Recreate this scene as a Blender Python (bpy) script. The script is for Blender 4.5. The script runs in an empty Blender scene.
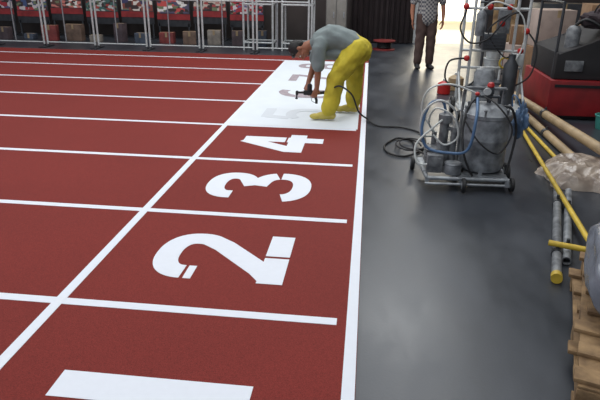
import bpy, bmesh, math, random
from mathutils import Matrix, Vector, noise
random.seed(4)
scn=bpy.context.scene
V=Vector
# ------------------------------------------------------------------ helpers
def lin(c):
    o=[]
    for v in c:
        v/=255.0
        o.append(v/12.92 if v<=0.04045 else ((v+0.055)/1.055)**2.4)
    return (o[0],o[1],o[2],1.0)
MC={}
def mat(name,col,rough=.5,metal=0.0,var=0.0,vscale=8.0,bump=0.0,bscale=60.0,col2=None,emit=0.0,alpha=1.0,coat=0.0):
    if name in MC: return MC[name]
    m=bpy.data.materials.new(name); m.use_nodes=True
    nt=m.node_tree; b=nt.nodes['Principled BSDF']
    c=lin(col); b.inputs['Base Color'].default_value=c
    b.inputs['Roughness'].default_value=rough; b.inputs['Metallic'].default_value=metal
    tc=nt.nodes.new('ShaderNodeTexCoord')
    n=nt.nodes.new('ShaderNodeTexNoise'); n.inputs['Scale'].default_value=vscale; n.inputs['Detail'].default_value=5
    nt.links.new(tc.outputs['Object'],n.inputs['Vector'])
    r=nt.nodes.new('ShaderNodeValToRGB')
    d=lin(col2) if col2 else tuple([max(0,x*(1-var)) for x in c[:3]])+(1,)
    e=c if col2 else tuple([min(1,x*(1+var)) for x in c[:3]])+(1,)
    r.color_ramp.elements[0].position=.35; r.color_ramp.elements[1].position=.65
    r.color_ramp.elements[0].color=d; r.color_ramp.elements[1].color=e
    nt.links.new(n.outputs['Fac'],r.inputs['Fac']); nt.links.new(r.outputs['Color'],b.inputs['Base Color'])
    if bump>0:
        n2=nt.nodes.new('ShaderNodeTexNoise'); n2.inputs['Scale'].default_value=bscale; n2.inputs['Detail'].default_value=4
        nt.links.new(tc.outputs['Object'],n2.inputs['Vector'])
        bp=nt.nodes.new('ShaderNodeBump'); bp.inputs['Strength'].default_value=bump; bp.inputs['Distance'].default_value=.01
        nt.links.new(n2.outputs['Fac'],bp.inputs['Height']); nt.links.new(bp.outputs['Normal'],b.inputs['Normal'])
    if emit>0:
        b.inputs['Emission Color'].default_value=c; b.inputs['Emission Strength'].default_value=emit
    if alpha<1: b.inputs['Alpha'].default_value=alpha
    if coat>0: b.inputs['Coat Weight'].default_value=coat
    MC[name]=m; return m

def frame_from(d,ref=None):
    d=d.normalized()
    ref=ref or (V((0,0,1)) if abs(d.z)<.9 else V((1,0,0)))
    a=ref.cross(d)
    if a.length<1e-5: a=V((1,0,0)).cross(d)
    if a.length<1e-5: a=V((0,1,0)).cross(d)
    a.normalize(); return a,d.cross(a)
def sweep(bm,pts,rad,seg=12,rounded=False,ref=None,ell=1.0):
    pts=[V(p) for p in pts]; n=len(pts)
    rad=list(rad) if hasattr(rad,'__len__') else [rad]*n
    el=list(ell) if hasattr(ell,'__len__') else [ell]*n
    if rounded:
        P=[];R=[];E=[]
        d0=(pts[0]-pts[1]).normalized(); d1=(pts[-1]-pts[-2]).normalized()
        for k in (0.98,0.8,.45): 
            P.append(pts[0]+d0*rad[0]*k); R.append(rad[0]*math.sqrt(1-k*k)); E.append(el[0])
        P+=pts;R+=rad;E+=el
        for k in (.45,.8,.98):
            P.append(pts[-1]+d1*rad[-1]*k); R.append(rad[-1]*math.sqrt(1-k*k)); E.append(el[-1])
        pts,rad,el=P,R,E; n=len(pts)
    rings=[];a=None
    for i in range(n):
        if i==0: d=pts[1]-pts[0]
        elif i==n-1: d=pts[-1]-pts[-2]
        else: d=(pts[i+1]-pts[i]).normalized()+(pts[i]-pts[i-1]).normalized()
        if d.length<1e-6: d=pts[i]-pts[i-1]
        d.normalize()
        if a is None or ref is not None: a,b=frame_from(d,ref)
        else:
            a=a-d*a.dot(d)
            if a.length<1e-4: a,_=frame_from(d)
            a.normalize(); b=d.cross(a)
        rings.append([bm.verts.new(pts[i]+a*math.cos(t)*rad[i]*el[i]+b*math.sin(t)*rad[i]) for t in [2*math.pi*k/seg for k in range(seg)]])
    for i in range(n-1):
        for k in range(seg):
            bm.faces.new((rings[i][k],rings[i][(k+1)%seg],rings[i+1][(k+1)%seg],rings[i+1][k]))
    bm.faces.new(rings[0][::-1]); bm.faces.new(rings[-1])
def crom(pts,k=6,closed=False):
    pts=[V(p) if len(p)==3 else V((p[0],p[1],0)) for p in pts]; out=[]
    n=len(pts)
    for i in range(n-1):
        p0=pts[max(i-1,0)];p1=pts[i];p2=pts[i+1];p3=pts[min(i+2,n-1)]
        for j in range(k):
            t=j/k
            out.append(.5*((2*p1)+(p2-p0)*t+(2*p0-5*p1+4*p2-p3)*t*t+(3*p1-p0-3*p2+p3)*t**3))
    out.append(pts[-1]); return out
def cyl(bm,p0,p1,r,seg=20): sweep(bm,[p0,p1],r,seg)
def box(bm,c,s,rz=0.0,bev=0.0,M=None):
    r=bmesh.ops.create_cube(bm,size=1)
    mt=Matrix.Translation(V(c))@Matrix.Rotation(rz,4,'Z')@Matrix.Diagonal((s[0],s[1],s[2],1))
    if M is not None: mt=M@mt
    bmesh.ops.transform(bm,matrix=mt,verts=r['verts'])
    if bev>0:
        es=set(e for v in r['verts'] for e in v.link_edges)
        bmesh.ops.bevel(bm,geom=list(es),offset=bev,segments=2,affect='EDGES',profile=.6)
def prism(bm,prof,y0,y1,bev=0):
    A=[bm.verts.new((x,y0,z)) for x,z in prof]; Bq=[bm.verts.new((x,y1,z)) for x,z in prof]
    n=len(prof); fs=[bm.faces.new(A),bm.faces.new(Bq[::-1])]
    for i in range(n): fs.append(bm.faces.new((A[i],Bq[i],Bq[(i+1)%n],A[(i+1)%n])))
    if bev>0: bmesh.ops.bevel(bm,geom=list(set(e for f in fs for e in f.edges)),offset=bev,segments=2,affect='EDGES',profile=.6)
def ball(bm,c,r,M=None,seg=20):
    g=bmesh.ops.create_uvsphere(bm,u_segments=seg,v_segments=seg//2+2,radius=1)
    if not hasattr(r,'__len__'): r=(r,r,r)
    mt=Matrix.Translation(V(c))@(M.to_4x4() if M is not None else Matrix.Identity(4))@Matrix.Diagonal((r[0],r[1],r[2],1))
    bmesh.ops.transform(bm,matrix=mt,verts=g['verts'])
def lathe(bm,prof,c=(0,0,0),seg=32,axis='Z'):
    rings=[]
    for r,z in prof:
        ring=[]
        for k in range(seg):
            t=2*math.pi*k/seg; x,y=r*math.cos(t),r*math.sin(t)
            p=V((x,y,z)) if axis=='Z' else (V((z,x,y)) if axis=='X' else V((y,z,x)))
            ring.append(bm.verts.new(V(c)+p))
        rings.append(ring)
    for i in range(len(rings)-1):
        for k in range(seg): bm.faces.new((rings[i][k],rings[i][(k+1)%seg],rings[i+1][(k+1)%seg],rings[i+1][k]))
    bm.faces.new(rings[0][::-1]); bm.faces.new(rings[-1])
def torus(bm,c,R,r,axis='X',seg=28,s2=10):
    P=[]
    for k in range(seg):
        t=2*math.pi*k/seg
        u,v=math.cos(t),math.sin(t)
        d=V((0,u,v)) if axis=='X' else (V((u,0,v)) if axis=='Y' else V((u,v,0)))
        n={'X':V((1,0,0)),'Y':V((0,1,0)),'Z':V((0,0,1))}[axis]
        P.append([bm.verts.new(V(c)+d*(R+r*math.cos(q))+n*r*math.sin(q)) for q in [2*math.pi*j/s2 for j in range(s2)]])
    for i in range(seg):
        for j in range(s2):
            bm.faces.new((P[i][j],P[(i+1)%seg][j],P[(i+1)%seg][(j+1)%s2],P[i][(j+1)%s2]))
def finish(bm,name,m,smooth=True,ang=40):
    bmesh.ops.recalc_face_normals(bm,faces=bm.faces[:])
    me=bpy.data.meshes.new(name); bm.to_mesh(me); bm.free()
    if smooth:
        for p in me.polygons: p.use_smooth=True
        try: me.set_sharp_from_angle(angle=math.radians(ang))
        except Exception: pass
    me.materials.append(m)
    o=bpy.data.objects.new(name,me); scn.collection.objects.link(o)
    return o
def part(fn,name,m,parent=None,label=None,smooth=True,loc=None):
    bm=bmesh.new(); fn(bm); o=finish(bm,name,m,smooth)
    if parent is not None: o.parent=parent
    if label: o['label']=label
    if loc: o.location=loc
    return o
def empty(name,loc,label,cat,rz=0.0,group=None):
    o=bpy.data.objects.new(name,None); scn.collection.objects.link(o)
    o.location=loc; o.rotation_euler=(0,0,rz); o.empty_display_size=.1
    o['label']=label; o['category']=cat
    if group: o['group']=group
    return o
def tag(o,label,cat,group=None):
    o['label']=label;o['category']=cat
    if group:o['group']=group
    return o
def struct(o): o['kind']='structure'; return o
def copy_thing(o,loc,rz=None,group=None):
    n=o.copy(); scn.collection.objects.link(n); n.location=loc
    if rz is not None: n.rotation_euler=(0,0,rz)
    def rec(src,dst):
        for ch in list(src.children):
            c=ch.copy(); c.parent=dst; scn.collection.objects.link(c); rec(ch,c)
    rec(o,n)
    return n

# ------------------------------------------------------------------ materials
def mat_track():
    m=bpy.data.materials.new('track_red'); m.use_nodes=True; nt=m.node_tree; b=nt.nodes['Principled BSDF']
    tc=nt.nodes.new('ShaderNodeTexCoord')
    n1=nt.nodes.new('ShaderNodeTexNoise'); n1.inputs['Scale'].default_value=210; n1.inputs['Detail'].default_value=3
    n2=nt.nodes.new('ShaderNodeTexNoise'); n2.inputs['Scale'].default_value=.9; n2.inputs['Detail'].default_value=3
    for n in (n1,n2): nt.links.new(tc.outputs['Object'],n.inputs['Vector'])
    r=nt.nodes.new('ShaderNodeValToRGB'); r.color_ramp.elements[0].position=.3; r.color_ramp.elements[1].position=.72
    r.color_ramp.elements[0].color=lin((106,33,28)); r.color_ramp.elements[1].color=lin((148,53,45))
    nt.links.new(n1.outputs['Fac'],r.inputs['Fac'])
    mx=nt.nodes.new('ShaderNodeMix'); mx.data_type='RGBA'; mx.blend_type='MULTIPLY'; mx.inputs[0].default_value=.25
    nt.links.new(r.outputs['Color'],mx.inputs[6]); nt.links.new(n2.outputs['Fac'],mx.inputs[7])
    nt.links.new(mx.outputs[2],b.inputs['Base Color'])
    b.inputs['Roughness'].default_value=.75; b.inputs['Specular IOR Level'].default_value=.25
    bp=nt.nodes.new('ShaderNodeBump'); bp.inputs['Strength'].default_value=.3; bp.inputs['Distance'].default_value=.003
    nt.links.new(n1.outputs['Fac'],bp.inputs['Height']); nt.links.new(bp.outputs['Normal'],b.inputs['Normal'])
    return m
def mat_floor():
    m=bpy.data.materials.new('floor_grey'); m.use_nodes=True; nt=m.node_tree; b=nt.nodes['Principled BSDF']
    tc=nt.nodes.new('ShaderNodeTexCoord')
    n1=nt.nodes.new('ShaderNodeTexNoise'); n1.inputs['Scale'].default_value=2.0; n1.inputs['Detail'].default_value=8; n1.inputs['Roughness'].default_value=.65
    n2=nt.nodes.new('ShaderNodeTexNoise'); n2.inputs['Scale'].default_value=70; n2.inputs['Detail'].default_value=4
    mp=nt.nodes.new('ShaderNodeMapping'); mp.inputs['Scale'].default_value=(1.0,.5,1); mp.inputs['Rotation'].default_value=(0,0,.25)
    nt.links.new(tc.outputs['Object'],mp.inputs['Vector']); nt.links.new(mp.outputs['Vector'],n1.inputs['Vector'])
    nt.links.new(tc.outputs['Object'],n2.inputs['Vector'])
    r=nt.nodes.new('ShaderNodeValToRGB'); r.color_ramp.elements[0].position=.3; r.color_ramp.elements[1].position=.7
    r.color_ramp.elements[0].color=lin((40,43,48)); r.color_ramp.elements[1].color=lin((62,66,73))
    nt.links.new(n1.outputs['Fac'],r.inputs['Fac']); nt.links.new(r.outputs['Color'],b.inputs['Base Color'])
    mr=nt.nodes.new('ShaderNodeMapRange'); mr.inputs[1].default_value=.3; mr.inputs[2].default_value=.7; mr.inputs[3].default_value=.27; mr.inputs[4].default_value=.42
    nt.links.new(n1.outputs['Fac'],mr.inputs[0]); nt.links.new(mr.outputs[0],b.inputs['Roughness'])
    b.inputs['Specular IOR Level'].default_value=.5
    bp=nt.nodes.new('ShaderNodeBump'); bp.inputs['Strength'].default_value=.12; bp.inputs['Distance'].default_value=.003
    nt.links.new(n2.outputs['Fac'],bp.inputs['Height']); nt.links.new(bp.outputs['Normal'],b.inputs['Normal'])
    return m
M_track=mat_track(); M_floor=mat_floor()
M_white=mat('line_white_paint',(226,230,238),.6,var=.01,vscale=30)
M_sheet=mat('white_sheet',(222,228,234),.6,var=.02,vscale=3,bump=.12,bscale=8)
M_over=mat('digit_grey',(150,136,142),.7,vscale=20,col2=(172,160,166))
M_over5=mat('digit_outline_faint',(208,213,219),.7,var=.01)
M_steel=mat('galvanised_steel',(150,154,158),.42,.55,var=.2,vscale=20)
M_wsteel=mat('white_enamel_steel',(186,189,189),.45,.1,var=.1,vscale=20)
M_dsteel=mat('dark_steel',(70,72,76),.45,.5,var=.2)
M_dust=mat('dusty_cast_metal',(132,134,136),.6,.25,vscale=16,bump=.2,bscale=40,col2=(86,88,92))
M_tank=mat('tank_steel',(150,154,158),.5,.25,vscale=11,bump=.15,bscale=20,col2=(94,97,102))
M_black=mat('black_rubber',(24,24,26),.55,var=.2)
M_blackp=mat('black_plastic',(32,30,32),.7,var=.2)
M_redk=mat('red_plastic',(180,34,32),.4,var=.1)
M_yel=mat('yellow_paint',(196,166,58),.5,var=.2)
M_cream=mat('tan_tube',(156,134,102),.55,var=.2,vscale=5)
M_wood=mat('pallet_wood',(160,130,92),.8,vscale=9,bump=.5,bscale=30,col2=(104,80,55))
M_blue=mat('blue_hose',(75,105,140),.45,var=.08)
M_wh=mat('white_hose',(200,203,200),.4,var=.05)
M_skin=mat('skin',(150,98,74),.55,var=.06)
M_hair=mat('black_hair',(22,18,17),.6,var=.3,vscale=60,bump=.5,bscale=120)
M_yt=mat('yellow_trousers',(192,174,48),.8,var=.14,vscale=7,bump=.9,bscale=14)
M_gs=mat('grey_shirt',(118,128,128),.85,var=.08,vscale=6,bump=.8,bscale=12)
M_boot=mat('tan_boot',(190,172,84),.7,var=.12)
M_brown=mat('brown_trousers',(78,60,55),.85,var=.12,bump=.4,bscale=14)
M_mat=mat('red_panel',(128,22,26),.5,var=.25,vscale=4,bump=.1,bscale=6)
M_card=mat('cardboard',(128,98,72),.8,var=.15)
M_cardp=mat('pale_carton',(168,150,140),.8,var=.1)
M_dark=mat('dark_wall',(54,46,44),.8,var=.2,vscale=2)
M_curt=mat('dark_curtain',(40,30,32),.9,var=.2,vscale=3)
M_bright=mat('cream_wall',(236,230,210),.6,var=.02)
M_wrap=mat('plastic_wrap',(164,150,136),.32,vscale=8,bump=.5,bscale=22,col2=(122,108,98))
M_greybag=mat('grey_plastic_sack',(118,122,132),.25,var=.2,vscale=8,bump=1.0,bscale=12)
M_teal=mat('teal_plastic',(70,150,140),.5,var=.08)
M_eye=mat('eye_white',(225,222,215),.3)
M_lip=mat('lip',(120,66,58),.5)

# ------------------------------------------------------------------ camera
P=[0.0033,-2.4058,1.616,575.0338,0.3824,0.111,0.014]
cd=bpy.data.cameras.new('camera'); cam=bpy.data.objects.new('camera',cd); scn.collection.objects.link(cam)
R=Matrix.Rotation(P[5],4,'Z')@Matrix.Rotation(math.pi/2-P[4],4,'X')@Matrix.Rotation(P[6],4,'Z')
cam.matrix_world=Matrix.Translation((P[0],P[1],P[2]))@R
cd.sensor_width=36; cd.lens=P[3]/600*36; cd.clip_start=.05; scn.camera=cam

# ------------------------------------------------------------------ shell
def plane_box(name,x0,x1,y0,y1,z0,z1,m):
    return struct(part(lambda bm: box(bm,((x0+x1)/2,(y0+y1)/2,(z0+z1)/2),(x1-x0,y1-y0,z1-z0)),name,m,smooth=False))
plane_box('floor',-12,6,-5,12,-.1,0,M_floor)
plane_box('floor_corridor',-1,6,12,16,-.1,0,mat('pale_corridor_floor',(214,204,182),.45,var=.05))
plane_box('wall_back',-12,1.10,12,12.2,0,5.5,M_dark)
plane_box('wall_back_side',2.55,6,12,12.2,0,5.5,M_dark)
plane_box('wall_corridor',-.5,5,15.8,16,0,4,M_bright)
plane_box('added_glow_panel_1',.3,3.2,15.74,15.78,.25,2.9,mat('doorway_glow',(255,246,226),.3,emit=2.2))  # glowing panel added to brighten the doorway and its floor reflection, no known window
plane_box('wall_right',5.9,6,-5,12,0,5.5,mat('side_wall',(120,118,115),.8,var=.05))
plane_box('ceiling',-12,6,-5,12.2,5.5,5.6,mat('ceiling_grey',(150,150,150),.9))
plane_box('trim_1',1.05,1.13,11.94,12.0,0,2.4,M_wsteel)
plane_box('trim_2',2.52,2.60,11.94,12.0,0,2.4,M_wsteel)

# ------------------------------------------------------------------ track
W=1.22; T=.008
track=empty('running_track',(-4.5,4,0),'red rubber running track with painted white lane lines and numbers','running track')
def tp(fn,name,m,label=None):
    o=part(fn,name,m,track,label,smooth=False); o.location=(4.5,-4,0); return o
tp(lambda bm: box(bm,((-9-3+.03)/2,(-4+9.15)/2,T/2),(12.03,13.15,T)),'track_surface',M_track)
for k in range(8):
    tp(lambda bm: box(bm,((-11.9-.075)/2,k*W,T+.001),(11.9-.075,.058,.002)),'lane_line',M_white)
tp(lambda bm: box(bm,(0,2.28,T+.001),(.055,12.5,.002)),'border_line',M_white)
tp(lambda bm: box(bm,(-1.51,2.28,T+.0015),(.055,12.5,.002)),'start_line',M_white)
def ribbon(bm,pts,w,tf):
    pts=[V((p[0],p[1],0)) for p in pts]
    q=[pts[0]]
    for p in pts[1:]:
        if (p-q[-1]).length>.004: q.append(p)
    pts=q; L=[];Rr=[]
    for i,p in enumerate(pts):
        if i==0: d=pts[1]-p
        elif i==len(pts)-1: d=p-pts[i-1]
        else: d=(pts[i+1]-p).normalized()+(p-pts[i-1]).normalized()
        d.normalize(); n=V((-d.y,d.x,0)); s=w/2
        if 0<i<len(pts)-1:
            pd=(p-pts[i-1]).normalized(); c=n.dot(V((-pd.y,pd.x,0))); s=s/max(c,.7)
        L.append(bm.verts.new(tf(p+n*s))); Rr.append(bm.verts.new(tf(p-n*s)))
    for i in range(len(pts)-1): bm.faces.new((L[i],L[i+1],Rr[i+1],Rr[i]))
S=.146
def arc(cx,cy,rx,ry,a0,a1,n=24,e=.85):
    o=[]
    for i in range(n+1):
        a=math.radians(a0+(a1-a0)*i/n); c,s=math.cos(a),math.sin(a)
        o.append((cx+rx*math.copysign(abs(c)**e,c),cy+ry*math.copysign(abs(s)**e,s)))
    return o
DIG={
 '1':[[(.31,0),(.31,.82)]],
 '2':[[(.075,.52),(.075,.565)],[(.075,.585)]+arc(.29,.585,.215,.15,176,-24,28)+[(.42,.42),(.15,.15),(.07,.09)],[(.0,.075),(.30,.075)],[(.325,.075),(.60,.075)]],
 '3':[[(.08,.59)]+arc(.29,.62,.21,.13,176,-48,24)+[(.29,.455)],[(.29,.415)]+arc(.29,.235,.24,.17,66,14,8),arc(.29,.235,.24,.17,4,-170,24)],
 '4':[[(.41,0),(.41,.36)],[(.41,.38),(.41,.80)],[(.37,.78),(.07,.30)],[(0,.26),(.6,.26)]],
 '5':[[(.54,.74),(.1,.74)],[(.14,.74),(.1,.47)],[(.1,.47)]+arc(.3,.27,.225,.2,130,-150,20)],
 '6':[arc(.3,.27,.22,.2,0,360,28),crom([(.5,.72),(.36,.75),(.18,.67),(.09,.5),(.08,.3)],5)],
 '7':[[(.02,.74),(.58,.74)],[(.54,.72),(.2,0)]],
 '8':[arc(.3,.22,.22,.155,0,360,28),arc(.3,.60,.19,.15,0,360,28)]}
def digit(ch,lane,z,m,w=S,name='lane_number'):
    y0=(lane-2)*W+.31
    def fn(bm):
        for k,s in enumerate(DIG[ch]):
            ribbon(bm,s,w,lambda p,k=k: V((-.39-p.y,y0+p.x,z+.0002*k)))
        r=bmesh.ops.extrude_face_region(bm,geom=bm.faces[:])
        bmesh.ops.translate(bm,verts=[v for v in r['geom'] if isinstance(v,bmesh.types.BMVert)],vec=(0,0,-.0015))
    return part(fn,name,m,smooth=False)
for ch in '1234':
    o=digit(ch,int(ch),T+.002,M_white,{'1':.16,'4':.165}.get(ch,S)); o.parent=track; o.location=(4.5,-4,0)
sheet=empty('stencil_sheet',(-.8,6,T+.002),'large white stencil sheet with grey lane numbers, taped on the track','stencil sheet')
def sheetfn(bm):
    nx,ny=24,60;vs=[]
    for i in range(nx+1):
        row=[]
        for j in range(ny+1):
            x=-1.485+(1.485-.06)*i/nx; y=3.68+(8.5-3.68)*j/ny
            z=.002+.001*math.sin(x*9+y*3)*math.sin(y*7)
            row.append(bm.verts.new((x+.8,y-6,max(z,.001))))
        vs.append(row)
    for i in range(nx):
        for j in range(ny): bm.faces.new((vs[i][j],vs[i+1][j],vs[i+1][j+1],vs[i][j+1]))
part(sheetfn,'sheet',M_sheet,sheet)
for ch in '5678':
    o=digit(ch,int(ch),T+.002+.0050,M_over5 if ch=='5' else M_over,.125); o.parent=sheet; o.location=(.8,-6,-(T+.002))

# ------------------------------------------------------------------ people
def chain(bm,pts,rad,seg=14,**k): sweep(bm,pts,rad,seg,rounded=True,**k)
def remesh(o,vox,smooth=4):
    md=o.modifiers.new('r','REMESH'); md.mode='VOXEL'; md.voxel_size=vox; md.use_smooth_shade=True
    ms=o.modifiers.new('s','SMOOTH'); ms.iterations=smooth; ms.factor=.5
    dg=bpy.context.evaluated_depsgraph_get(); dg.update()
    me=bpy.data.meshes.new_from_object(o.evaluated_get(dg)); me.name=o.name
    o.modifiers.clear(); old=o.data; mt=old.materials[0]; o.data=me
    if not me.materials: me.materials.append(mt)
    for p in me.polygons: p.use_smooth=True
    bpy.data.meshes.remove(old)
def head(bm,c,U,F):
    U=U.normalized();F=(F-U*F.dot(U)).normalized();S_=U.cross(F)
    M=Matrix((S_,F,U)).transposed()
    g=lambda x,y,z: c+S_*x+F*y+U*z
    ball(bm,g(0,-.008,.025),(.074,.094,.09),M,28)
    ball(bm,g(0,.022,-.045),(.054,.062,.068),M,24)
    ball(bm,g(0,.062,-.088),(.026,.022,.02),M)
    chain(bm,[g(0,.088,.0),g(0,.105,-.032)],[.008,.014])
    chain(bm,[g(-.012,.092,-.038),g(.012,.092,-.038)],[.009,.009])
    chain(bm,[g(-.035,.078,.018),g(0,.088,.016),g(.035,.078,.018)],.010)
    chain(bm,[g(-.02,.080,-.062),g(0,.088,-.062),g(.02,.080,-.062)],.008)
    for s in (-1,1):
        ball(bm,g(s*.076,-.01,-.012),(.010,.020,.032),M)
        ball(bm,g(s*.042,.058,-.03),(.02,.02,.018),M)
    return g,M
def hand(bm,w,d,n,curl=.9,side=1,thumb=1.0):
    d=d.normalized(); n=(n-d*n.dot(d)).normalized(); s=d.cross(n)*side
    for k in (-1.2,-.4,.4,1.2):
        chain(bm,[w+s*k*.012,w+d*.05+s*k*.018,w+d*.088+s*k*.021],[.014,.013,.012],10)
    L=[.070,.082,.076,.060]
    for i,k in enumerate((1.25,.42,-.42,-1.25)):
        p=w+d*(.092 if i in(1,2) else .086)+s*k*.021; a=0; pts=[p-d*.02,p]
        for j,fr in enumerate((.45,.3,.25)):
            a+=curl*(.8 if j==0 else 1.0)
            dd=d*math.cos(a)+n*math.sin(a)
            p=p+dd*L[i]*fr*1.15; pts.append(p)
        chain(bm,pts,[.0095,.009,.0085,.008,.007],10)
    b=w+d*.025+s*.028
    t1=b+(d*.6+s*.7+n*.3).normalized()*.035
    t2=t1+(d*.75+n*.6*thumb-s*.1).normalized()*.03
    t3=t2+(d*.6+n*.8*thumb-s*.35).normalized()*.024
    chain(bm,[b-d*.01-s*.008,b,t1,t2,t3],[.013,.014,.011,.010,.008],10)
def shoe(par,name,ank,toe,m,z0=0):
    d=(V(toe)-V(ank)); d.z=0; d.normalize(); s=V((-d.y,d.x,0))
    M=Matrix((d,s,V((0,0,1)))).transposed()
    a=V((ank[0],ank[1],0))
    def fn(bm):
        ball(bm,a-d*.03+V((0,0,.045)),(.055,.042,.045),M)
        ball(bm,a+d*.06+V((0,0,.045)),(.09,.044,.045),M)
        ball(bm,a+d*.15+V((0,0,.035)),(.07,.047,.035),M)
        chain(bm,[a+V((0,0,.05)),a+V((0,0,.13))],[.05,.055])
    o=part(fn,name,m,par); remesh(o,.008,3)
    lo=min(v.co.z for v in o.data.vertices)
    for v in o.data.vertices: v.co.z=max(v.co.z-lo,0)+z0
    return o
def eyes_mouth(par,g,M):
    for s in (-1,1):
        part(lambda bm: ball(bm,g(s*.031,.077,-.004),(.013,.010,.007),M,12),'eye',M_eye,par)
    part(lambda bm: chain(bm,[g(-.022,.083,-.062),g(0,.096,-.061),g(.022,.083,-.062)],[.003,.005,.003],8),'mouth',M_lip,par)
def hairfn(g,M):
    def fn(bm):
        ball(bm,g(0,-.018,.035),(.081,.096,.090),M,28)
        ball(bm,g(0,-.055,-.01),(.068,.05,.06),M,24)
        chain(bm,[g(-.05,.055,.075),g(0,.07,.083),g(.05,.055,.075)],.02)
    return fn
def wrinkle(o,amp,seed=0):
    me=o.data
    ns=[v.normal.copy() for v in me.vertices]
    for v,n in zip(me.vertices,ns):
        c=v.co
        w=math.sin(c.z*38+c.x*22+3*math.sin(c.y*17+seed))*.6+math.sin(c.z*21-c.x*33+c.y*19+2*math.sin(c.z*11))*.6
        v.co=c+n*amp*w

B=V((-.27,4.26,0)); SH=V((-.05,-.02,T+.012))
painter=empty('person',V((B.x,B.y,0))+SH,'person in grey t-shirt and yellow trousers bending to spray paint','person')
def l(x,y,z):
    if z>.5: z-=.055*min((z-.5)/.3,1)
    x-= .05*max(0,min((z-.3)/.4,1))*(1 if x>-.3 else max(0,1-(-.3-x)/.2))
    return V((x,y,z))-B
hc=l(-.72,4.27,.80); hU=V((-.96,0.0,-.18)); hF=V((.15,-.15,-.97))
store={}
def bodyfn(bm):
    store['h']=head(bm,hc,hU,hF)
    chain(bm,[l(-.46,4.27,.90),l(-.58,4.27,.86),l(-.67,4.27,.82)],[.07,.058,.056])
    chain(bm,[l(-.02,4.27,.83),l(-.16,4.27,.91),l(-.34,4.27,.94),l(-.47,4.27,.90)],[.11,.11,.12,.10],20,ref=V((0,0,1)),ell=[1.35,1.2,1.35,1.5])
    chain(bm,[l(-.46,4.13,.89),l(-.475,4.09,.85),l(-.48,4.055,.60)],[.06,.052,.041])
    chain(bm,[l(-.48,4.055,.60),l(-.485,4.06,.48),l(-.495,4.08,.345)],[.041,.037,.027])
    hand(bm,l(-.495,4.08,.345),V((-.30,.12,-.95)),V((-.35,.9,.1)),.85,1)
    chain(bm,[l(-.46,4.41,.89),l(-.50,4.46,.85),l(-.56,4.45,.60)],[.06,.052,.041])
    chain(bm,[l(-.56,4.45,.60),l(-.58,4.36,.48),l(-.61,4.24,.37)],[.041,.037,.027])
    hand(bm,l(-.61,4.24,.37),V((-.05,-.75,-.65)),V((.3,-.3,-.9)),.75,-1)
    chain(bm,[l(-.04,4.18,.82),l(-.26,4.10,.46),l(-.35,4.06,.08)],[.085,.055,.04])
    chain(bm,[l(-.04,4.36,.82),l(-.07,4.44,.45),l(-.09,4.48,.08)],[.085,.055,.04])
o=part(bodyfn,'body',M_skin,painter); remesh(o,.006,3)
g,M=store['h']
o=part(hairfn(g,M),'hair',M_hair,painter,'short black hair'); remesh(o,.007,3)
eyes_mouth(painter,g,M)
def trfn(bm):
    chain(bm,[l(.01,4.27,.80),l(-.10,4.27,.87)],[.145,.14],20,ref=V((0,0,1)),ell=[1.2,1.2])
    chain(bm,[l(-.02,4.18,.82),l(-.14,4.13,.64),l(-.26,4.10,.47),l(-.31,4.08,.28),l(-.345,4.06,.13)],[.13,.120,.102,.094,.094])
    chain(bm,[l(-.02,4.36,.82),l(-.05,4.40,.64),l(-.07,4.44,.46),l(-.08,4.46,.28),l(-.09,4.48,.13)],[.13,.118,.10,.092,.092])
o=part(trfn,'trousers',M_yt,painter,'loose yellow work trousers'); remesh(o,.009,4); wrinkle(o,.0075)
def shfn(bm):
    chain(bm,[l(-.09,4.27,.88),l(-.20,4.27,.92),l(-.34,4.27,.94),l(-.47,4.27,.90)],[.135,.14,.148,.115],22,ref=V((0,0,1)),ell=[1.28,1.2,1.25,1.45])
    chain(bm,[l(-.45,4.27,.91),l(-.54,4.27,.88)],[.10,.075])
    chain(bm,[l(-.45,4.14,.89),l(-.475,4.08,.83),l(-.48,4.06,.63)],[.085,.082,.075])
    chain(bm,[l(-.45,4.40,.89),l(-.50,4.46,.83),l(-.55,4.455,.65)],[.085,.082,.075])
    chain(bm,[l(-.14,4.27,.78),l(-.38,4.27,.76)],[.08,.08],16,ref=V((0,0,1)),ell=1.8)
o=part(shfn,'shirt',M_gs,painter,'loose grey t-shirt'); remesh(o,.009,4); wrinkle(o,.006,2)
shoe(painter,'boot',l(-.35,4.06,0),l(-.56,4.04,0),M_boot)
shoe(painter,'boot',l(-.09,4.48,0),l(-.30,4.47,0),M_boot)
gp=V((-.55,4.135,.262))+SH
gun=empty('spray_gun',gp,'black airless paint spray gun held over the track','spray gun')
def gunb(bm):
    box(bm,(-.02,0,.02),(.16,.045,.05),bev=.01)
    cyl(bm,(-.10,0,.02),(-.16,0,.02),.012); 
    box(bm,(-.175,0,.015),(.03,.04,.045),bev=.006)
    cyl(bm,(.06,0,.02),(.14,0,.03),.018)
    cyl(bm,(.14,0,.03),(.19,0,.04),.011)
part(gunb,'gun_body',M_blackp,gun)
part(lambda bm:(sweep(bm,[(.03,0,.0),(.05,0,-.06),(.05,0,-.1)],[.017,.016,.015],14)),'handle',M_black,gun)
part(lambda bm: sweep(bm,crom([(-.03,0,-.005),(-.01,0,-.04),(.0,0,-.075),(.05,0,-.095)],5),.004,8),'trigger',M_steel,gun)
part(lambda bm:(cyl(bm,(-.175,0,0),(-.18,0,-.04),.009),cyl(bm,(-.18,0,-.04),(-.18,0,-.055),.015)),'nozzle',M_dsteel,gun)
part(lambda bm:(cyl(bm,(-.03,0,.045),(-.03,0,.10),.028),ball(bm,(-.03,0,.10),.028)),'paint_cup',M_blackp,gun)

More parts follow.
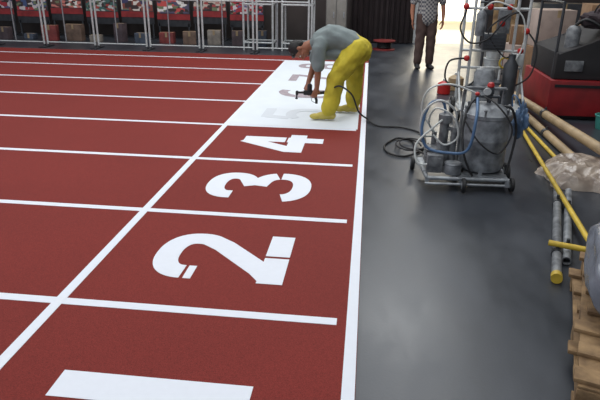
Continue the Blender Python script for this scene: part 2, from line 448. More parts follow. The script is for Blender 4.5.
B2=V((.99,8.15,0))
stand=empty('person',B2,'person standing in checked shirt, brown trousers and dark shoes','person',rz=.15)
def body2(bm):
    store['h2']=head(bm,V((0,-.02,1.60)),V((0,0,1)),V((0,-1,0)))
    chain(bm,[V((0,.01,1.38)),V((0,0,1.47)),V((0,-.01,1.54))],[.065,.058,.055])
    chain(bm,[V((0,0,.92)),V((0,0,1.08)),V((0,0,1.25)),V((0,.01,1.38))],[.10,.095,.11,.085],20,ref=V((0,1,0)),ell=[1.5,1.4,1.55,1.9])
    for s in (-1,1):
        chain(bm,[V((s*.16,.01,1.38)),V((s*.21,.02,1.33)),V((s*.26,.02,1.08))],[.055,.052,.04])
        chain(bm,[V((s*.26,.02,1.08)),V((s*.27,-.01,.95)),V((s*.265,-.05,.84))],[.04,.036,.026])
        hand(bm,V((s*.265,-.05,.84)),V((0,-.1,-1)),V((-s,-.1,0)),.3,s)
        chain(bm,[V((s*.09,0,.9)),V((s*.10,-.01,.5)),V((s*.105,.01,.08))],[.09,.058,.04])
o=part(body2,'body',M_skin,stand); remesh(o,.006,3)
g2,M2=store['h2']
o=part(hairfn(g2,M2),'hair',M_hair,stand); remesh(o,.007,3); eyes_mouth(stand,g2,M2)
def tr2(bm):
    chain(bm,[V((0,0,.88)),V((0,0,.98))],[.115,.115],20,ref=V((0,1,0)),ell=1.5)
    for s in (-1,1):
        chain(bm,[V((s*.085,0,.9)),V((s*.095,-.01,.5)),V((s*.105,.01,.12))],[.105,.085,.072])
o=part(tr2,'trousers',M_brown,stand,'brown trousers'); remesh(o,.009,4); wrinkle(o,.004)
def checkm():
    m=bpy.data.materials.new('checked_cloth'); m.use_nodes=True; nt=m.node_tree;b=nt.nodes['Principled BSDF']
    tc=nt.nodes.new('ShaderNodeTexCoord'); ck=nt.nodes.new('ShaderNodeTexChecker'); ck.inputs['Scale'].default_value=30
    ck.inputs['Color1'].default_value=lin((160,156,152)); ck.inputs['Color2'].default_value=lin((80,80,88))
    nt.links.new(tc.outputs['Object'],ck.inputs['Vector']); nt.links.new(ck.outputs['Color'],b.inputs['Base Color']); b.inputs['Roughness'].default_value=.85
    return m
def sh2(bm):
    chain(bm,[V((0,0,.84)),V((0,0,1.05)),V((0,0,1.25)),V((0,.01,1.36))],[.13,.12,.13,.11],22,ref=V((0,1,0)),ell=[1.45,1.4,1.45,1.7])
    for s in (-1,1): chain(bm,[V((s*.15,.01,1.37)),V((s*.21,.02,1.31)),V((s*.25,.02,1.12))],[.075,.072,.062])
o=part(sh2,'shirt',checkm(),stand,'checked short-sleeved shirt'); remesh(o,.009,4)
shoe(stand,'shoe',(-.105,.02,0),(-.13,-.2,0),M_blackp); shoe(stand,'shoe',(.105,.02,0),(.13,-.2,0),M_blackp)

# ------------------------------------------------------------------ near painting machine
def wheel(par,c,r,w,axis='X',label=None):
    wl=part(lambda bm: lathe(bm,[(r*.55,-w/2),(r*.9,-w/2),(r,-w*.3),(r,w*.3),(r*.9,w/2),(r*.55,w/2)],c,28,axis),'wheel',M_black,par,label)
    part(lambda bm: lathe(bm,[(r*.15,-w*.7),(r*.2,-w*.6),(r*.56,-w*.52),(r*.56,w*.52),(r*.2,w*.6),(r*.15,w*.7)],c,24,axis),'hub',M_steel,wl)
    return wl
mc=V((.85,2.25,0))
pm=empty('line_painting_machine',mc+V((-.045,-.03,0)),'wheeled paint sprayer with steel pressure tank, pump and hoses','paint sprayer')
pm.scale=(.96,.96,.92)
def L(x,y,z): return V((x,y,z))-mc
def frame(bm):
    z=.10
    for a,b in [((.56,2.0,z),(1.22,2.03,z)),((.52,2.5,z),(1.2,2.5,z)),((.56,2.0,z),(.52,2.5,z)),((1.2,2.03,z),(1.2,2.5,z)),((.83,2.0,z),(.83,2.5,z))]:
        cyl(bm,L(*a),L(*b),.018,12)
    box(bm,L(.70,2.3,.115),(.34,.36,.012)); box(bm,L(1.02,2.26,.115),(.38,.44,.012))
    cyl(bm,L(.54,1.97,.06),L(1.22,2.0,.06),.012,12)
    for x in (.56,.83,1.2): box(bm,L(x,2.0,.08),(.03,.03,.06))
part(frame,'base_frame',M_steel,pm)
def handle(bm):
    for x in (.86,1.19):
        sweep(bm,crom([L(x,2.47,.10),L(x,2.48,.45),L(x,2.5,.72),L(x,2.44,.80)],5),.013,12)
    cyl(bm,L(.86,2.44,.80),L(1.19,2.44,.80),.015,12); cyl(bm,L(.86,2.485,.55),L(1.19,2.485,.55),.012,12)
part(handle,'handle_frame',M_dust,pm)
tc_=L(1.02,2.24,0)
def tank(bm):
    lathe(bm,[(.12,.13),(.165,.14),(.184,.17),(.187,.20),(.187,.40),(.190,.405),(.190,.425),(.187,.43),(.187,.60),(.194,.605),(.194,.635),(.182,.64),(.155,.68),(.09,.71),(.04,.72)],tc_,40)
    for a in (20,140,260):
        t=math.radians(a); box(bm,(tc_.x+.16*math.cos(t),tc_.y+.16*math.sin(t),.135),(.03,.03,.06))
tk=part(tank,'pressure_tank',M_tank,pm,'dull steel pressure tank')
for k in range(6):
    def lidf(bm):
        t=math.radians(60*k+15); cyl(bm,(tc_.x+.187*math.cos(t),tc_.y+.187*math.sin(t),.60),(tc_.x+.187*math.cos(t),tc_.y+.187*math.sin(t),.68),.008,10)
        ball(bm,(tc_.x+.187*math.cos(t),tc_.y+.187*math.sin(t),.685),.014,None,12)
    part(lidf,'lid_clamp',M_dust,tk)
def fit(bm):
    cyl(bm,tc_+V((0,0,.71)),tc_+V((0,0,.80)),.018); cyl(bm,tc_+V((-.07,0,.77)),tc_+V((.08,0,.77)),.014)
    cyl(bm,tc_+V((.08,0,.77)),tc_+V((.08,0,.69)),.012); box(bm,tc_+V((0,0,.82)),(.06,.05,.06),bev=.01)
    cyl(bm,tc_+V((-.09,.04,.67)),tc_+V((-.09,.04,.76)),.014)
    cyl(bm,tc_+V((-.07,0,.77)),tc_+V((-.09,.04,.75)),.010)
part(fit,'valve_fitting',M_dsteel,pm)
part(lambda bm:(cyl(bm,tc_+V((-.03,-.035,.82)),tc_+V((-.03,-.055,.82)),.03),),'pressure_gauge',M_wsteel,pm)
part(lambda bm:(lathe(bm,[(.01,.84),(.022,.845),(.03,.86),(.022,.885),(.008,.89)],tc_,16),),'knob',M_redk,pm)
part(lambda bm:(ball(bm,tc_+V((-.09,.04,.78)),(.02,.02,.018),None,12),),'knob',M_redk,pm)
def pump(bm):
    lathe(bm,[(.07,.12),(.075,.13),(.075,.27),(.06,.29),(.06,.33)],L(.70,2.33,0),28)
    lathe(bm,[(.035,.33),(.04,.34),(.04,.50),(.055,.51),(.055,.58),(.02,.60)],L(.70,2.33,0),24)
    box(bm,L(.61,2.30,.22),(.10,.16,.14),bev=.012); 
    for k in range(7): box(bm,L(.61,2.30,.16+k*.02),(.115,.175,.006))
    cyl(bm,L(.78,2.28,.13),L(.78,2.28,.48),.028); cyl(bm,L(.78,2.28,.45),L(.70,2.33,.47),.016)
    cyl(bm,L(.63,2.4,.13),L(.63,2.4,.40),.022)
part(pump,'pump',M_dust,pm,'grey piston pump and motor')
part(lambda bm:(box(bm,L(.62,2.12,.20),(.13,.10,.16),bev=.015),box(bm,L(.62,2.07,.22),(.09,.02,.08),bev=.005)),'motor_housing',M_dust,pm)
part(lambda bm:(lathe(bm,[(.065,.12),(.07,.13),(.07,.21),(.065,.22)],L(.77,2.09,0),24),torus(bm,L(.77,2.09,.21),.068,.006,'Z')),'paint_can',M_tank,pm)
wheel(pm,L(1.245,2.26,.09),.09,.04); wheel(pm,L(.86,2.56,.09),.09,.04); wheel(pm,L(.85,1.955,.065),.06,.03); wheel(pm,L(.475,2.5,.065),.065,.035)
wheel(pm,L(1.245,2.02,.065),.06,.03)
def hs(pts,r,m,lab): part(lambda bm: sweep(bm,crom(pts,8),r,10),'hose',m,pm,lab)
hs([L(.70,2.33,.58),L(.66,2.3,.70),L(.55,2.25,.68),L(.50,2.2,.48),L(.55,2.18,.32),L(.72,2.1,.30),L(.86,2.02,.36),L(.90,2.04,.62),L(.93,2.25,.75)],.012,M_blue,'blue air hose')
hs([L(.78,2.28,.48),L(.76,2.2,.64),L(.62,2.15,.74),L(.50,2.2,.62),L(.50,2.25,.42),L(.61,2.38,.36)],.009,M_wh,'thin white hose')
hs([L(.63,2.4,.40),L(.50,2.35,.60),L(.54,2.3,.80),L(.72,2.3,.85),L(.95,2.3,.77)],.008,M_wh,'thin white hose')
hs([L(.70,2.33,.55),L(.60,2.2,.50),L(.46,2.15,.35),L(.48,2.1,.2),L(.60,2.08,.2)],.009,M_wh,'thin white hose')
hs([L(.63,2.4,.38),L(.56,2.28,.52),L(.60,2.2,.66),L(.74,2.18,.60),L(.80,2.2,.42),L(.70,2.2,.34),L(.60,2.22,.42)],.008,M_wh,'thin white hose')
hs([tc_+V((.08,0,.69)),L(1.2,2.2,.68),L(1.26,2.2,.5),L(1.24,2.15,.3),L(1.2,2.1,.13)],.010,M_black,'black hose')
hs([tc_+V((-.09,.04,.75)),L(.86,2.2,.68),L(.82,2.12,.5),L(.84,2.03,.3),L(.92,2.01,.13)],.009,M_black,'black hose')
hs([L(.95,2.3,.77),L(1.05,2.07,.74),L(1.18,2.01,.55),L(1.1,1.99,.35),L(.95,2.0,.42),L(.83,2.12,.58)],.007,M_black,'black hose')
bb=empty('blue_bag',(1.265,2.33,.50),'crumpled blue plastic bag hanging beside the steel tank','bag')
def bbf(bm):
    g_=bmesh.ops.create_uvsphere(bm,u_segments=32,v_segments=24,radius=1)
    for v in g_['verts']:
        x,y,z=v.co; k=1+.5*noise.noise(V((x*2.2,y*2.2,z*2.2)))+.2*noise.noise(V((x*6,y*6,z*6)))
        w=1-.35*max(z,0)
        v.co=V((x*.055*k*w,y*.08*k*w,z*.13*k))
part(bbf,'bag_body',mat('blue_bag_plastic',(84,108,138),.4,var=.25,vscale=14,bump=.8,bscale=25),bb)
part(lambda bm: sweep(bm,crom([(-.02,-.02,.10),(-.05,0,.18),(-.08,.04,.19),(-.07,.05,.1)],6),.006,8),'handle',M_blue,bb)

hose=part(lambda bm: sweep(bm,crom([(-.41,4.115,.313),(-.34,3.98,.40),(-.26,3.88,.43),(-.14,3.88,.34),(-.06,3.96,.14),(.04,4.1,.03),(.07,4.0,.022),(.18,3.85,.014),(.42,3.85,.012),(.62,3.6,.012),(.6,3.1,.012),(.42,2.8,.012),(.26,2.86,.012),(.22,3.12,.012),(.36,3.4,.013),(.50,3.3,.013),(.50,2.95,.04),(.50,2.7,.10),(.55,2.42,.15)],8),.0095,10),'spray_hose',M_black)
tag(hose,'long black rubber spray hose snaking across floor to sprayer','hose')
coil=part(lambda bm: sweep(bm,crom([(.44+.13*math.cos(t*.55)+.01*t*.3,3.1+.2*math.sin(t*.55),.028+.001*t) for t in range(24)],4),.008,8),'air_hose',M_blackp)
tag(coil,'thin dark air hose coiled on the grey floor','hose')

# ------------------------------------------------------------------ upright cart behind
cc=V((1.47,4.75,0))
cart=empty('equipment_trolley',cc,'tall white steel equipment trolley with red knobs','trolley')
def cf(bm):
    for x in (-.37,-.26,.22,.35):
        cyl(bm,(x,0,.12),(x,0,1.38),.018,12)
    for x in (-.37,.35):
        cyl(bm,(x,-.4,.12),(x,0,.12),.018,12); cyl(bm,(x,-.4,.12),(x,0,.5),.014,12)
    for z in (.12,.55,.75,1.22,1.36): cyl(bm,(-.38,0,z),(.36,0,z),.016,12)
    cyl(bm,(-.38,-.4,.12),(.36,-.4,.12),.018,12); box(bm,(0,-.2,.13),(.70,.38,.012))
part(cf,'upright_frame',M_wsteel,cart)
def cbx(bm):
    box(bm,(-.02,-.04,.86),(.26,.14,.18),bev=.012); 
    for k in range(4): box(bm,(-.02,-.115,.80+k*.035),(.2,.008,.008))
part(cbx,'control_box',M_dsteel,cart)
part(lambda bm: lathe(bm,[(.10,.14),(.12,.16),(.12,.52),(.10,.56),(.05,.58)],(-.1,-.2,0),28),'cylinder_tank',M_tank,cart)
part(lambda bm: lathe(bm,[(.07,.14),(.08,.16),(.08,.62),(.04,.68),(.04,.74)],(.18,-.2,0),24),'cylinder_tank',M_dsteel,cart)
for p in [(-.37,-.03,1.24),(.12,-.03,1.24),(-.3,-.04,.66),(.34,-.03,.98),(.22,-.03,1.38),(.05,-.05,1.06),(-.1,-.04,1.24),(.3,-.04,.76)]:
    part(lambda bm: (ball(bm,p,(.035,.03,.035),None,14),cyl(bm,(p[0],p[1],p[2]),(p[0],0,p[2]),.012)),'knob',M_redk,cart)
part(lambda bm: torus(bm,(.14,-.05,.62),.06,.012,'Y'),'hose_ring',M_yel,cart,'yellow ring')
part(lambda bm: box(bm,(.07,-.03,1.08),(.14,.06,.26),bev=.01),'switch_panel',M_dust,cart)
part(lambda bm: box(bm,(.27,-.05,.66),(.13,.10,.14),bev=.01),'junction_box',M_wsteel,cart)
part(lambda bm: (lathe(bm,[(.05,.92),(.055,.93),(.055,1.16),(.03,1.2)],(-.19,-.04,0),20)),'filter_bowl',M_tank,cart)
for pts,r,mm in [([(-.3,-.04,.66),(-.5,-.05,.62),(-.52,-.1,.4),(-.3,-.2,.35),(-.1,-.2,.56)],.011,M_black),([(.2,-.05,1.2),(.0,-.08,1.1),(-.1,-.1,.95),(.1,-.12,.7),(.18,-.2,.74)],.009,M_black),([(-.19,-.04,1.2),(-.05,-.1,1.3),(.25,-.1,1.15),(.3,-.1,.8),(.12,-.15,.5)],.009,M_wh),([(.35,-.03,.98),(.46,-.1,.8),(.42,-.15,.5),(.2,-.2,.35)],.010,M_black),([(-.36,-.03,1.2),(-.42,-.1,1.0),(-.3,-.14,.85),(-.1,-.14,.9),(.1,-.12,1.15),(.3,-.08,1.2)],.010,M_blackp)]:
    part(lambda bm: sweep(bm,crom(pts,6),r,8),'hose',mm,cart)
for x in (-.41,.39): wheel(cart,(x,-.03,.10),.10,.045)
for x in (-.38,.36): wheel(cart,(x,-.4,.055),.055,.03)

def canister(loc,s,m,label):
    can=empty('canister',loc,label,'canister')
    part(lambda bm: lathe(bm,[(.09*s,0),(.10*s,.01),(.10*s,.16*s),(.05*s,.19*s),(.03*s,.20*s)],(0,0,0),24),'can_body',m,can)
    part(lambda bm:(cyl(bm,(0,0,.20*s),(0,0,.23*s),.025*s)),'cap',M_wsteel,can)
canister((1.10,5.9,0),.9,M_redk,'small red paint canister standing on floor by trolley')
canister((1.30,6.2,0),1.1,M_cream,'cream canister with pale cap standing on floor')

# ------------------------------------------------------------------ long poles
def pole(name,a,b,r,m,label,cap=None,clamps=()):
    a,b=V(a),V(b); e=empty(name,a,label,'pole'); d=b-a; dn=d.normalized()
    def fn(bm):
        n=24; A,Bv=frame_from(dn)
        rr=[]
        for c,q in ((dn*.06,r*.8),(V((0,0,0)),r*.8),(V((0,0,0)),r),(d,r),(d,r*.8),(d-dn*.06,r*.8)):
            rr.append([bm.verts.new(c+A*math.cos(2*math.pi*k/n)*q+Bv*math.sin(2*math.pi*k/n)*q) for k in range(n)])
        for i in range(5):
            for k in range(n): bm.faces.new((rr[i][k],rr[i][(k+1)%n],rr[i+1][(k+1)%n],rr[i+1][k]))
        bm.faces.new(rr[0]); bm.faces.new(rr[5])
    part(fn,'tube',m,e)
    if cap: part(lambda bm: sweep(bm,[-dn*.012,dn*.035],r*1.12,24),'end_cap',cap,e)
    for t in clamps:
        part(lambda bm: (sweep(bm,[dn*(d.length*t-.03),dn*(d.length*t+.03)],r*1.22,16),cyl(bm,dn*d.length*t+V((0,0,r)),dn*d.length*t+V((.0,0,r+.035)),.011,10)),'coupler',M_dsteel,e)
    return e
pole('long_pole',(1.98,6.3,.048),(2.07,1.7,.24),.046,M_cream,'long tan tube resting across crumpled plastic',clamps=(.45,))
pole('long_pole',(1.89,5.6,.042),(1.93,2.5,.042),.040,M_cream,'second tan tube lying on the grey floor',clamps=(.6,))
pole('yellow_pole',(1.72,4.0,.022),(1.40,.82,.095),.018,M_yel,'long thin yellow pole resting across grey pipes')
pole('yellow_pole',(1.80,4.1,.018),(1.79,2.9,.018),.018,M_yel,'thin yellow pole beside the tan tubes')
pole('steel_pipe',(1.12,.56,.034),(1.54,2.02,.034),.028,M_dust,'thin grey steel pipe with yellow end cap on floor',cap=M_yel,clamps=(.22,.8))
pole('steel_pipe',(1.24,.78,.032),(1.62,2.0,.032),.026,M_tank,'grey steel pipe lying beside another pipe',clamps=(.15,.7))
pole('yellow_pole',(1.16,.90,.090),(1.50,.80,.082),.018,M_yel,'short yellow crosspiece lying across grey pipes')

wb=empty('plastic_pile',(2.05,2.44,0),'flat crumpled grey-beige plastic-wrapped bundle under tan tube','plastic sheeting',rz=-.05)
def wrapf(bm):
    nx,ny=110,80; vs=[]
    for i in range(nx+1):
        row=[]
        for j in range(ny+1):
            u=i/nx*2-1; v=j/ny*2-1
            e=max(abs(u),abs(v)); fa=(1-e**6)
            x,y=u*.54,v*.42
            r1=1-2*abs(noise.noise(V((x*4,y*4,1.3))))
            r2=1-2*abs(noise.noise(V((x*10,y*10,4.1))))
            r3=1-2*abs(noise.noise(V((x*24,y*24,7.7))))
            z=fa*(.07+.03*math.cos(u*1.4)+.035*r1+.016*r2+.005*r3)
            an=math.atan2(v,u); k=1-.2*(abs(u*v))+.05*math.sin(an*7)+.02*math.sin(an*17)
            row.append(bm.verts.new((x*k,y*k,max(z,.002))))
        vs.append(row)
    for i in range(nx):
        for j in range(ny): bm.faces.new((vs[i][j],vs[i+1][j],vs[i+1][j+1],vs[i][j+1]))
part(wrapf,'plastic_sheet',M_wrap,wb)

# ------------------------------------------------------------------ pallets + sack
pal=empty('wooden_pallet',(1.51,-.14,0),'rough weathered wooden pallet stacked with open gaps between slats','pallet',rz=-.29,group='stacked pallets')
pal.scale=(1,1,.66)
for k in range(3): part(lambda bm: box(bm,(0,-.55+k*.55,.01),(1.0,.11,.02),bev=.003),'bottom_board',M_wood,pal)
for x in (-.45,0,.45):
    for y in (-.55,0,.55): part(lambda bm: box(bm,(x,y,.055),(.1,.11,.07),bev=.003),'block',M_wood,pal)
for x in (-.45,0,.45): part(lambda bm: box(bm,(x,0,.10),(.1,1.2,.02),bev=.003),'stringer',M_wood,pal)
for k in range(7): part(lambda bm: box(bm,(random.uniform(-.03,.03),-.55+k*1.1/6,.125),(1.0,.085,.028),rz=random.uniform(-.02,.02),bev=.003),'top_board',M_wood,pal)
copy_thing(pal,(1.53,-.13,.093),-.33)
sack=empty('plastic_sack',(1.42,.08,.187),'bulging grey plastic sack resting on wooden pallets','sack',rz=-.3)
def sackf(bm):
    g_=bmesh.ops.create_uvsphere(bm,u_segments=64,v_segments=48,radius=1)
    for v in g_['verts']:
        x,y,z=v.co
        sx=math.copysign(abs(x)**.6,x);sy=math.copysign(abs(y)**.6,y);sz=math.copysign(abs(z)**.7,z)
        k=1+.04*math.sin(9*x+5*z)*math.cos(7*y)+.07*(.5-abs(noise.noise(V((x*3,y*3,z*3)))))
        v.co=V((sx*.33*k,sy*.44*k,.165+sz*.165*k))
    for v in g_['verts']: v.co.z=max(v.co.z,0)
part(sackf,'sack_body',M_greybag,sack)
part(lambda bm: sweep(bm,crom([(.1,.1,.30),(.12,.12,.36),(.08,.15,.41)],5),[.03]*3+[.02]*3+[.03]*4+[.045]*1,14),'tied_neck',M_greybag,sack)

# ------------------------------------------------------------------ red and black unit and clutter
rm=empty('floor_machine',(2.12,4.55,0),'large dark and red boxy machine unit standing on floor','machine')
part(lambda bm: prism(bm,[(0,.05),(1.7,.05),(1.7,.46),(.0,.46)],0,1.2,.015),'red_body',M_mat,rm)
part(lambda bm: box(bm,(.85,.6,.03),(1.6,1.1,.05),bev=.01),'skirt',M_black,rm)
part(lambda bm: prism(bm,[(.04,.465),(1.65,.465),(1.65,.98),(.62,1.02),(.40,.86),(.04,.76)],.06,1.12,.02),'black_hood',M_blackp,rm)
part(lambda bm: [box(bm,(1.0,.052,.60+k*.045),(.6,.012,.018)) for k in range(6)],'vent_grille',M_dsteel,rm)
part(lambda bm: box(bm,(.24,.052,.62),(.20,.02,.12),bev=.005),'control_panel',M_dust,rm)
part(lambda bm: box(bm,(.85,-.006,.255),(.02,.012,.38)),'panel_seam',M_black,rm)
part(lambda bm: box(bm,(.85,-.006,.40),(1.6,.012,.03)),'dark_strip',M_black,rm)
part(lambda bm: (box(bm,(.85,.5,1.06),(.42,.4,.08),bev=.02),box(bm,(1.05,.5,1.25),(.08,.4,.38),bev=.02)),'seat',M_blackp,rm)
part(lambda bm: (cyl(bm,(.05,.15,.45),(.05,.15,1.3),.016),cyl(bm,(.05,1.05,.45),(.05,1.05,1.3),.016),cyl(bm,(.05,.15,1.3),(.05,1.05,1.3),.016)),'guard_rail',M_dsteel,rm)
part(lambda bm: (lathe(bm,[(.07,.78),(.08,.79),(.08,1.0),(.05,1.04),(.02,1.05)],(.25,.3,0),24)),'air_filter',M_dust,rm)
part(lambda bm: sweep(bm,crom([(.25,.3,1.04),(.35,.2,1.12),(.55,.1,1.0),(.7,.03,.8),(.6,.02,.6)],7),.018,10),'hose',M_black,rm)
bag=empty('dark_bag',(2.66,4.85,1.02),'slumped dark cloth bag lying on top of machine','bag')
def bagf(bm):
    g_=bmesh.ops.create_uvsphere(bm,u_segments=40,v_segments=28,radius=1)
    for v in g_['verts']:
        x,y,z=v.co; k=1+.35*noise.noise(V((x*2,y*2,z*2)))+.12*noise.noise(V((x*6,y*6,z*6)))
        v.co=V((x*.22*k,y*.17*k,max(0,.10+z*.12*k)))
part(bagf,'bag_body',mat('dark_cloth',(52,42,46),.9,var=.3,bump=.6,bscale=15),bag)
part(lambda bm: sweep(bm,crom([(-.12,-.05,.18),(-.08,-.08,.27),(.06,-.08,.28),(.12,-.05,.18)],6),.009,8),'handle',M_black,bag)

def cbox(loc,s,rz,label,m=None):
    e=empty('cardboard_box',loc,label,'box',rz=rz)
    part(lambda bm: box(bm,(0,0,s[2]/2),s,bev=.004),'carton',m or M_card,e)
    part(lambda bm: (box(bm,(0,0,s[2]+.001),(s[0]*1.002,.05,.002)),box(bm,(0,-s[1]/2-.001,s[2]-.05),(.05,.002,.1))),'tape',M_cream,e)
    return e
cbox((2.62,6.6,0),(.6,.5,.62),.1,'brown cardboard box standing on floor behind unit')
cbox((2.60,6.6,.625),(.5,.45,.5),.15,'pale cardboard box stacked on another box',M_cardp)
cbox((3.45,6.7,0),(.7,.6,1.2),-.1,'large brown cardboard box standing behind unit')
cbox((2.65,8.3,0),(.5,.5,.45),.3,'pale carton standing near the doorway',M_cardp)
cbox((2.65,8.3,.455),(.4,.35,.3),-.2,'small brown carton stacked on pale carton')
cbox((3.4,9.0,0),(.8,.6,1.1),.05,'tall dark carton standing near back wall',M_dsteel)
def bucket(loc,m,label):
    e=empty('bucket',loc,label,'bucket')
    part(lambda bm: lathe(bm,[(.11,0),(.115,.01),(.14,.28),(.15,.285),(.15,.30),(.125,.30),(.10,.02)],(0,0,0),28),'bucket_body',m,e)
    part(lambda bm: sweep(bm,[(.15*math.cos(t),.03,.29-.14*math.sin(t)) for t in [math.pi*k/14 for k in range(15)]],.004,6),'handle',M_steel,e)
bucket((2.05,7.5,0),M_wsteel,'white plastic paint bucket standing on floor')
bucket((2.05,7.5,.301),M_wsteel,'white plastic paint bucket stacked on another bucket')
def stand_post(loc,h,m,label):
    e=empty('upright_stand',loc,label,'stand')
    part(lambda bm: cyl(bm,(0,0,.03),(0,0,h),.02,12),'post',m,e)
    part(lambda bm: lathe(bm,[(.15,0),(.15,.02),(.05,.035),(.03,.05)],(0,0,0),24),'base',M_dsteel,e)
    part(lambda bm: (cyl(bm,(-.12,0,h-.1),(.12,0,h-.1),.014,10),box(bm,(0,-.02,h-.22),(.14,.05,.12),bev=.008)),'crossbar',m,e)
stand_post((2.05,6.9,0),1.45,M_wsteel,'white metal upright stand standing behind trolley')
stand_post((2.28,7.9,0),1.6,M_redk,'red metal upright stand standing near boxes')
stand_post((1.72,6.7,0),1.3,M_dsteel,'dark metal upright stand standing behind trolley')
lb=empty('wooden_plank',(2.85,11.3,0),'long pale wooden plank leaning on back wall','plank')
part(lambda bm: box(bm,(0,0,0),(.2,.03,2.4),M=Matrix.Translation((0,.3,1.17))@Matrix.Rotation(-.22,4,'X'),bev=.004),'board',M_wood,lb)
copy_thing(lb,(3.15,11.3,0),.04)
tb=empty('teal_bin',(2.66,4.2,0),'small teal plastic bin on floor beside red unit','bin')
part(lambda bm: lathe(bm,[(.08,0),(.085,.01),(.10,.14),(.11,.145),(.11,.155),(.095,.155),(.075,.02)],(0,0,0),28),'bin_body',M_teal,tb)
part(lambda bm: torus(bm,(0,0,.155),.105,.007,'Z'),'rim',M_teal,tb)

# ------------------------------------------------------------------ open frames at the back
bar=empty('steel_barrier',(-7.9,9.5,0),'pale open steel frame standing at track edge','frame',group='open steel frames at track edge')
def barf(bm):
    w=1.05
    for x in (0,w): cyl(bm,(x,0,.02),(x,0,1.6),.02,10)
    for z in (.10,1.0,1.57): cyl(bm,(0,0,z),(w,0,z),.014,10)
part(barf,'barrier_frame',M_wsteel,bar)
part(lambda bm:cyl(bm,(.42,0,.1),(.42,0,1.57),.013,8),'upright_rod',M_steel,bar)
for x in (.0,1.05): part(lambda bm: (box(bm,(x,0,.015),(.05,.42,.02)),box(bm,(x,0,.04),(.04,.04,.04))),'foot',M_dsteel,bar)
for k in range(1,6):
    copy_thing(bar,(-7.9+k*1.13,9.5,0))
tf=empty('white_rack',(-2.62,9.95,0),'white tubular steel rack frame standing on floor','rack',group='white racks')
def rackf(bm):
    for x in (0,.62):
        for y in (0,.5): cyl(bm,(x,y,0),(x,y,1.15),.022,10)
    for z in (.15,.92,1.14):
        for y in (0,.5): cyl(bm,(0,y,z),(.62,y,z),.018,10)
        for x in (0,.62): cyl(bm,(x,0,z),(x,.5,z),.018,10)
part(rackf,'rack_frame',M_wsteel,tf)
part(lambda bm: box(bm,(.31,.25,1.165),(.68,.56,.02)),'rack_top',M_wsteel,tf)
copy_thing(tf,(-1.80,9.95,0))
lk=empty('metal_locker',(-.72,10.9,0),'grey metal cabinet with two doors beside curtain','cabinet')
part(lambda bm: box(bm,(0,0,.65),(.45,.5,1.3),bev=.01),'cabinet_body',mat('locker_grey',(110,108,104),.5,var=.1),lk)
for x in (-.11,.11):
    d=part(lambda bm: box(bm,(x,-.26,.66),(.20,.02,1.22),bev=.004),'door',mat('locker_door',(128,124,118),.5,var=.08),lk)
    part(lambda bm: box(bm,(x+.06,-.275,.7),(.02,.02,.12),bev=.003),'handle',M_steel,d)
def postmat(i,a,b,c):
    m=bpy.data.materials.new('poster_print_%d'%i); m.use_nodes=True; nt=m.node_tree; bs=nt.nodes['Principled BSDF']
    tc=nt.nodes.new('ShaderNodeTexCoord'); mp=nt.nodes.new('ShaderNodeMapping'); mp.inputs['Location'].default_value=(i*3.1,0,i*1.7); mp.inputs['Scale'].default_value=(1,1,1.7)
    v=nt.nodes.new('ShaderNodeTexVoronoi'); v.inputs['Scale'].default_value=7+2*(i%4); v.distance='CHEBYCHEV'
    nt.links.new(tc.outputs['Object'],mp.inputs['Vector']); nt.links.new(mp.outputs['Vector'],v.inputs['Vector'])
    s=nt.nodes.new('ShaderNodeSeparateColor'); nt.links.new(v.outputs['Color'],s.inputs[0])
    r=nt.nodes.new('ShaderNodeValToRGB'); r.color_ramp.interpolation='CONSTANT'
    r.color_ramp.elements[0].color=lin(a); r.color_ramp.elements[1].position=.35; r.color_ramp.elements[1].color=lin((58,46,46))
    e=r.color_ramp.elements.new(.52); e.color=lin(b)
    e=r.color_ramp.elements.new(.74); e.color=lin(c)
    e=r.color_ramp.elements.new(.9); e.color=lin((110,120,90))
    nt.links.new(s.outputs[0],r.inputs['Fac']); nt.links.new(r.outputs['Color'],bs.inputs['Base Color']); bs.inputs['Roughness'].default_value=.5
    return m
cols=[((160,46,56),(200,190,192),(94,84,122)),((66,82,122),(200,190,188),(170,56,62)),((90,56,52),(200,120,110),(220,216,210)),((60,98,92),(180,184,180),(160,62,56)),((130,70,60),(216,208,198),(60,60,96)),((84,80,104),(196,80,76),(226,220,216)),((70,60,60),(190,174,162),(160,70,70))]
M_band=mat('red_band',(132,38,40),.6,var=.3,vscale=5)
for k in range(8):
    i=k%7; zt=(.98,.94,1.02,.96)[k%4]
    e=empty('display_board',(-9.0+k*.88,11.4,0),['free-standing board with red strip and colourful prints','free-standing board with colourful blue prints and red strip'][k%2],'display board')
    part(lambda bm: box(bm,(0,0,zt-.14),(.80,.03,1.0),bev=.004),'board_panel',M_dsteel,e)
    part(lambda bm: box(bm,(0,-.02,zt-.01),(.76,.008,.66)),'poster_print',postmat(k,*cols[i]),e)
    part(lambda bm: box(bm,(0,-.022,zt-.42),(.80,.012,.13)),'red_strip',M_band,e)
    for x in (-.36,.36): part(lambda bm:(box(bm,(x,.0,.19),(.03,.03,.36)),box(bm,(x,0,.012),(.03,.4,.024))),'leg',M_dsteel,e)
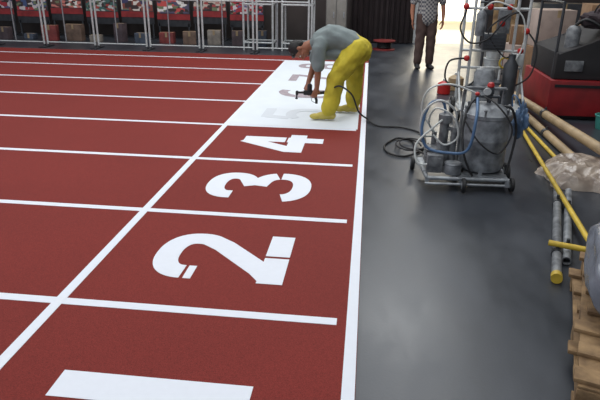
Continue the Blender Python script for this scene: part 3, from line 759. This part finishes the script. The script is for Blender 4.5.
for k in range(12):
    rr=random.Random(k+3)
    c=[(76,64,68),(120,52,50),(130,122,114),(70,78,92),(104,84,72)][(k*3)%5]
    e=cbox((-8.4+k*.55,10.6+.1*(k%2),0),(rr.uniform(.15,.45),.2,rr.uniform(.10,.42)),rr.uniform(-.3,.3),'small dull storage carton standing before display boards',mat('carton_%d'%((k*3)%5),c,.7,var=.3))
def curt(bm):
    n=90;rows=[]
    for z in (0.02,1.2,2.6):
        rows.append([bm.verts.new((-.42+1.40*i/n,11.75+.05*math.sin(i*.8)+.02*math.sin(i*2.3),z)) for i in range(n+1)])
    for j in range(2):
        for i in range(n): bm.faces.new((rows[j][i],rows[j][i+1],rows[j+1][i+1],rows[j+1][i]))
o=part(curt,'curtain',M_curt); tag(o,'dark maroon curtain hanging in folds beside doorway','curtain')
rl=empty('cable_reel',(.35,10.6,0),'low cable reel with red drum lying before curtain','cable reel')
part(lambda bm:(lathe(bm,[(.24,0),(.24,.02),(.12,.03),(.12,.17),(.24,.18),(.24,.20)],(0,0,0),32)),'drum',mat('dull_red',(120,40,38),.6,var=.2),rl)
for k in range(4): part(lambda bm:torus(bm,(0,0,.055+.03*k),.14,.016,'Z'),'cable',M_black,rl)

# ------------------------------------------------------------------ lights
def area(name,loc,size,e,col=(1,1,1),rot=(0,0,0),sy=None):
    ld=bpy.data.lights.new(name,'AREA'); ld.energy=e; ld.color=col; ld.shape='RECTANGLE'; ld.size=size; ld.size_y=sy or size
    o=bpy.data.objects.new(name,ld); scn.collection.objects.link(o); o.location=loc; o.rotation_euler=rot; return o
for x,y,e in ((-7,-2,100),(-7,3,110),(-7,8.5,110),(-2.5,-2,90),(-2.5,3,110),(-2.5,8.5,130),(1.2,-2,70),(1.3,3.5,120),(.9,8.0,190)):
    area('ceiling_light',(x,y,5.4),2.2,e,(.95,.98,1.0),sy=3.6)
area('doorway_light',(1.8,14.2,3.3),1.5,160,(1,.95,.85))
w=bpy.data.worlds.new('world'); scn.world=w; w.use_nodes=True
w.node_tree.nodes['Background'].inputs[0].default_value=(.78,.87,1,1); w.node_tree.nodes['Background'].inputs[1].default_value=.5
scn.view_settings.view_transform='Standard'; scn.view_settings.exposure=0.0
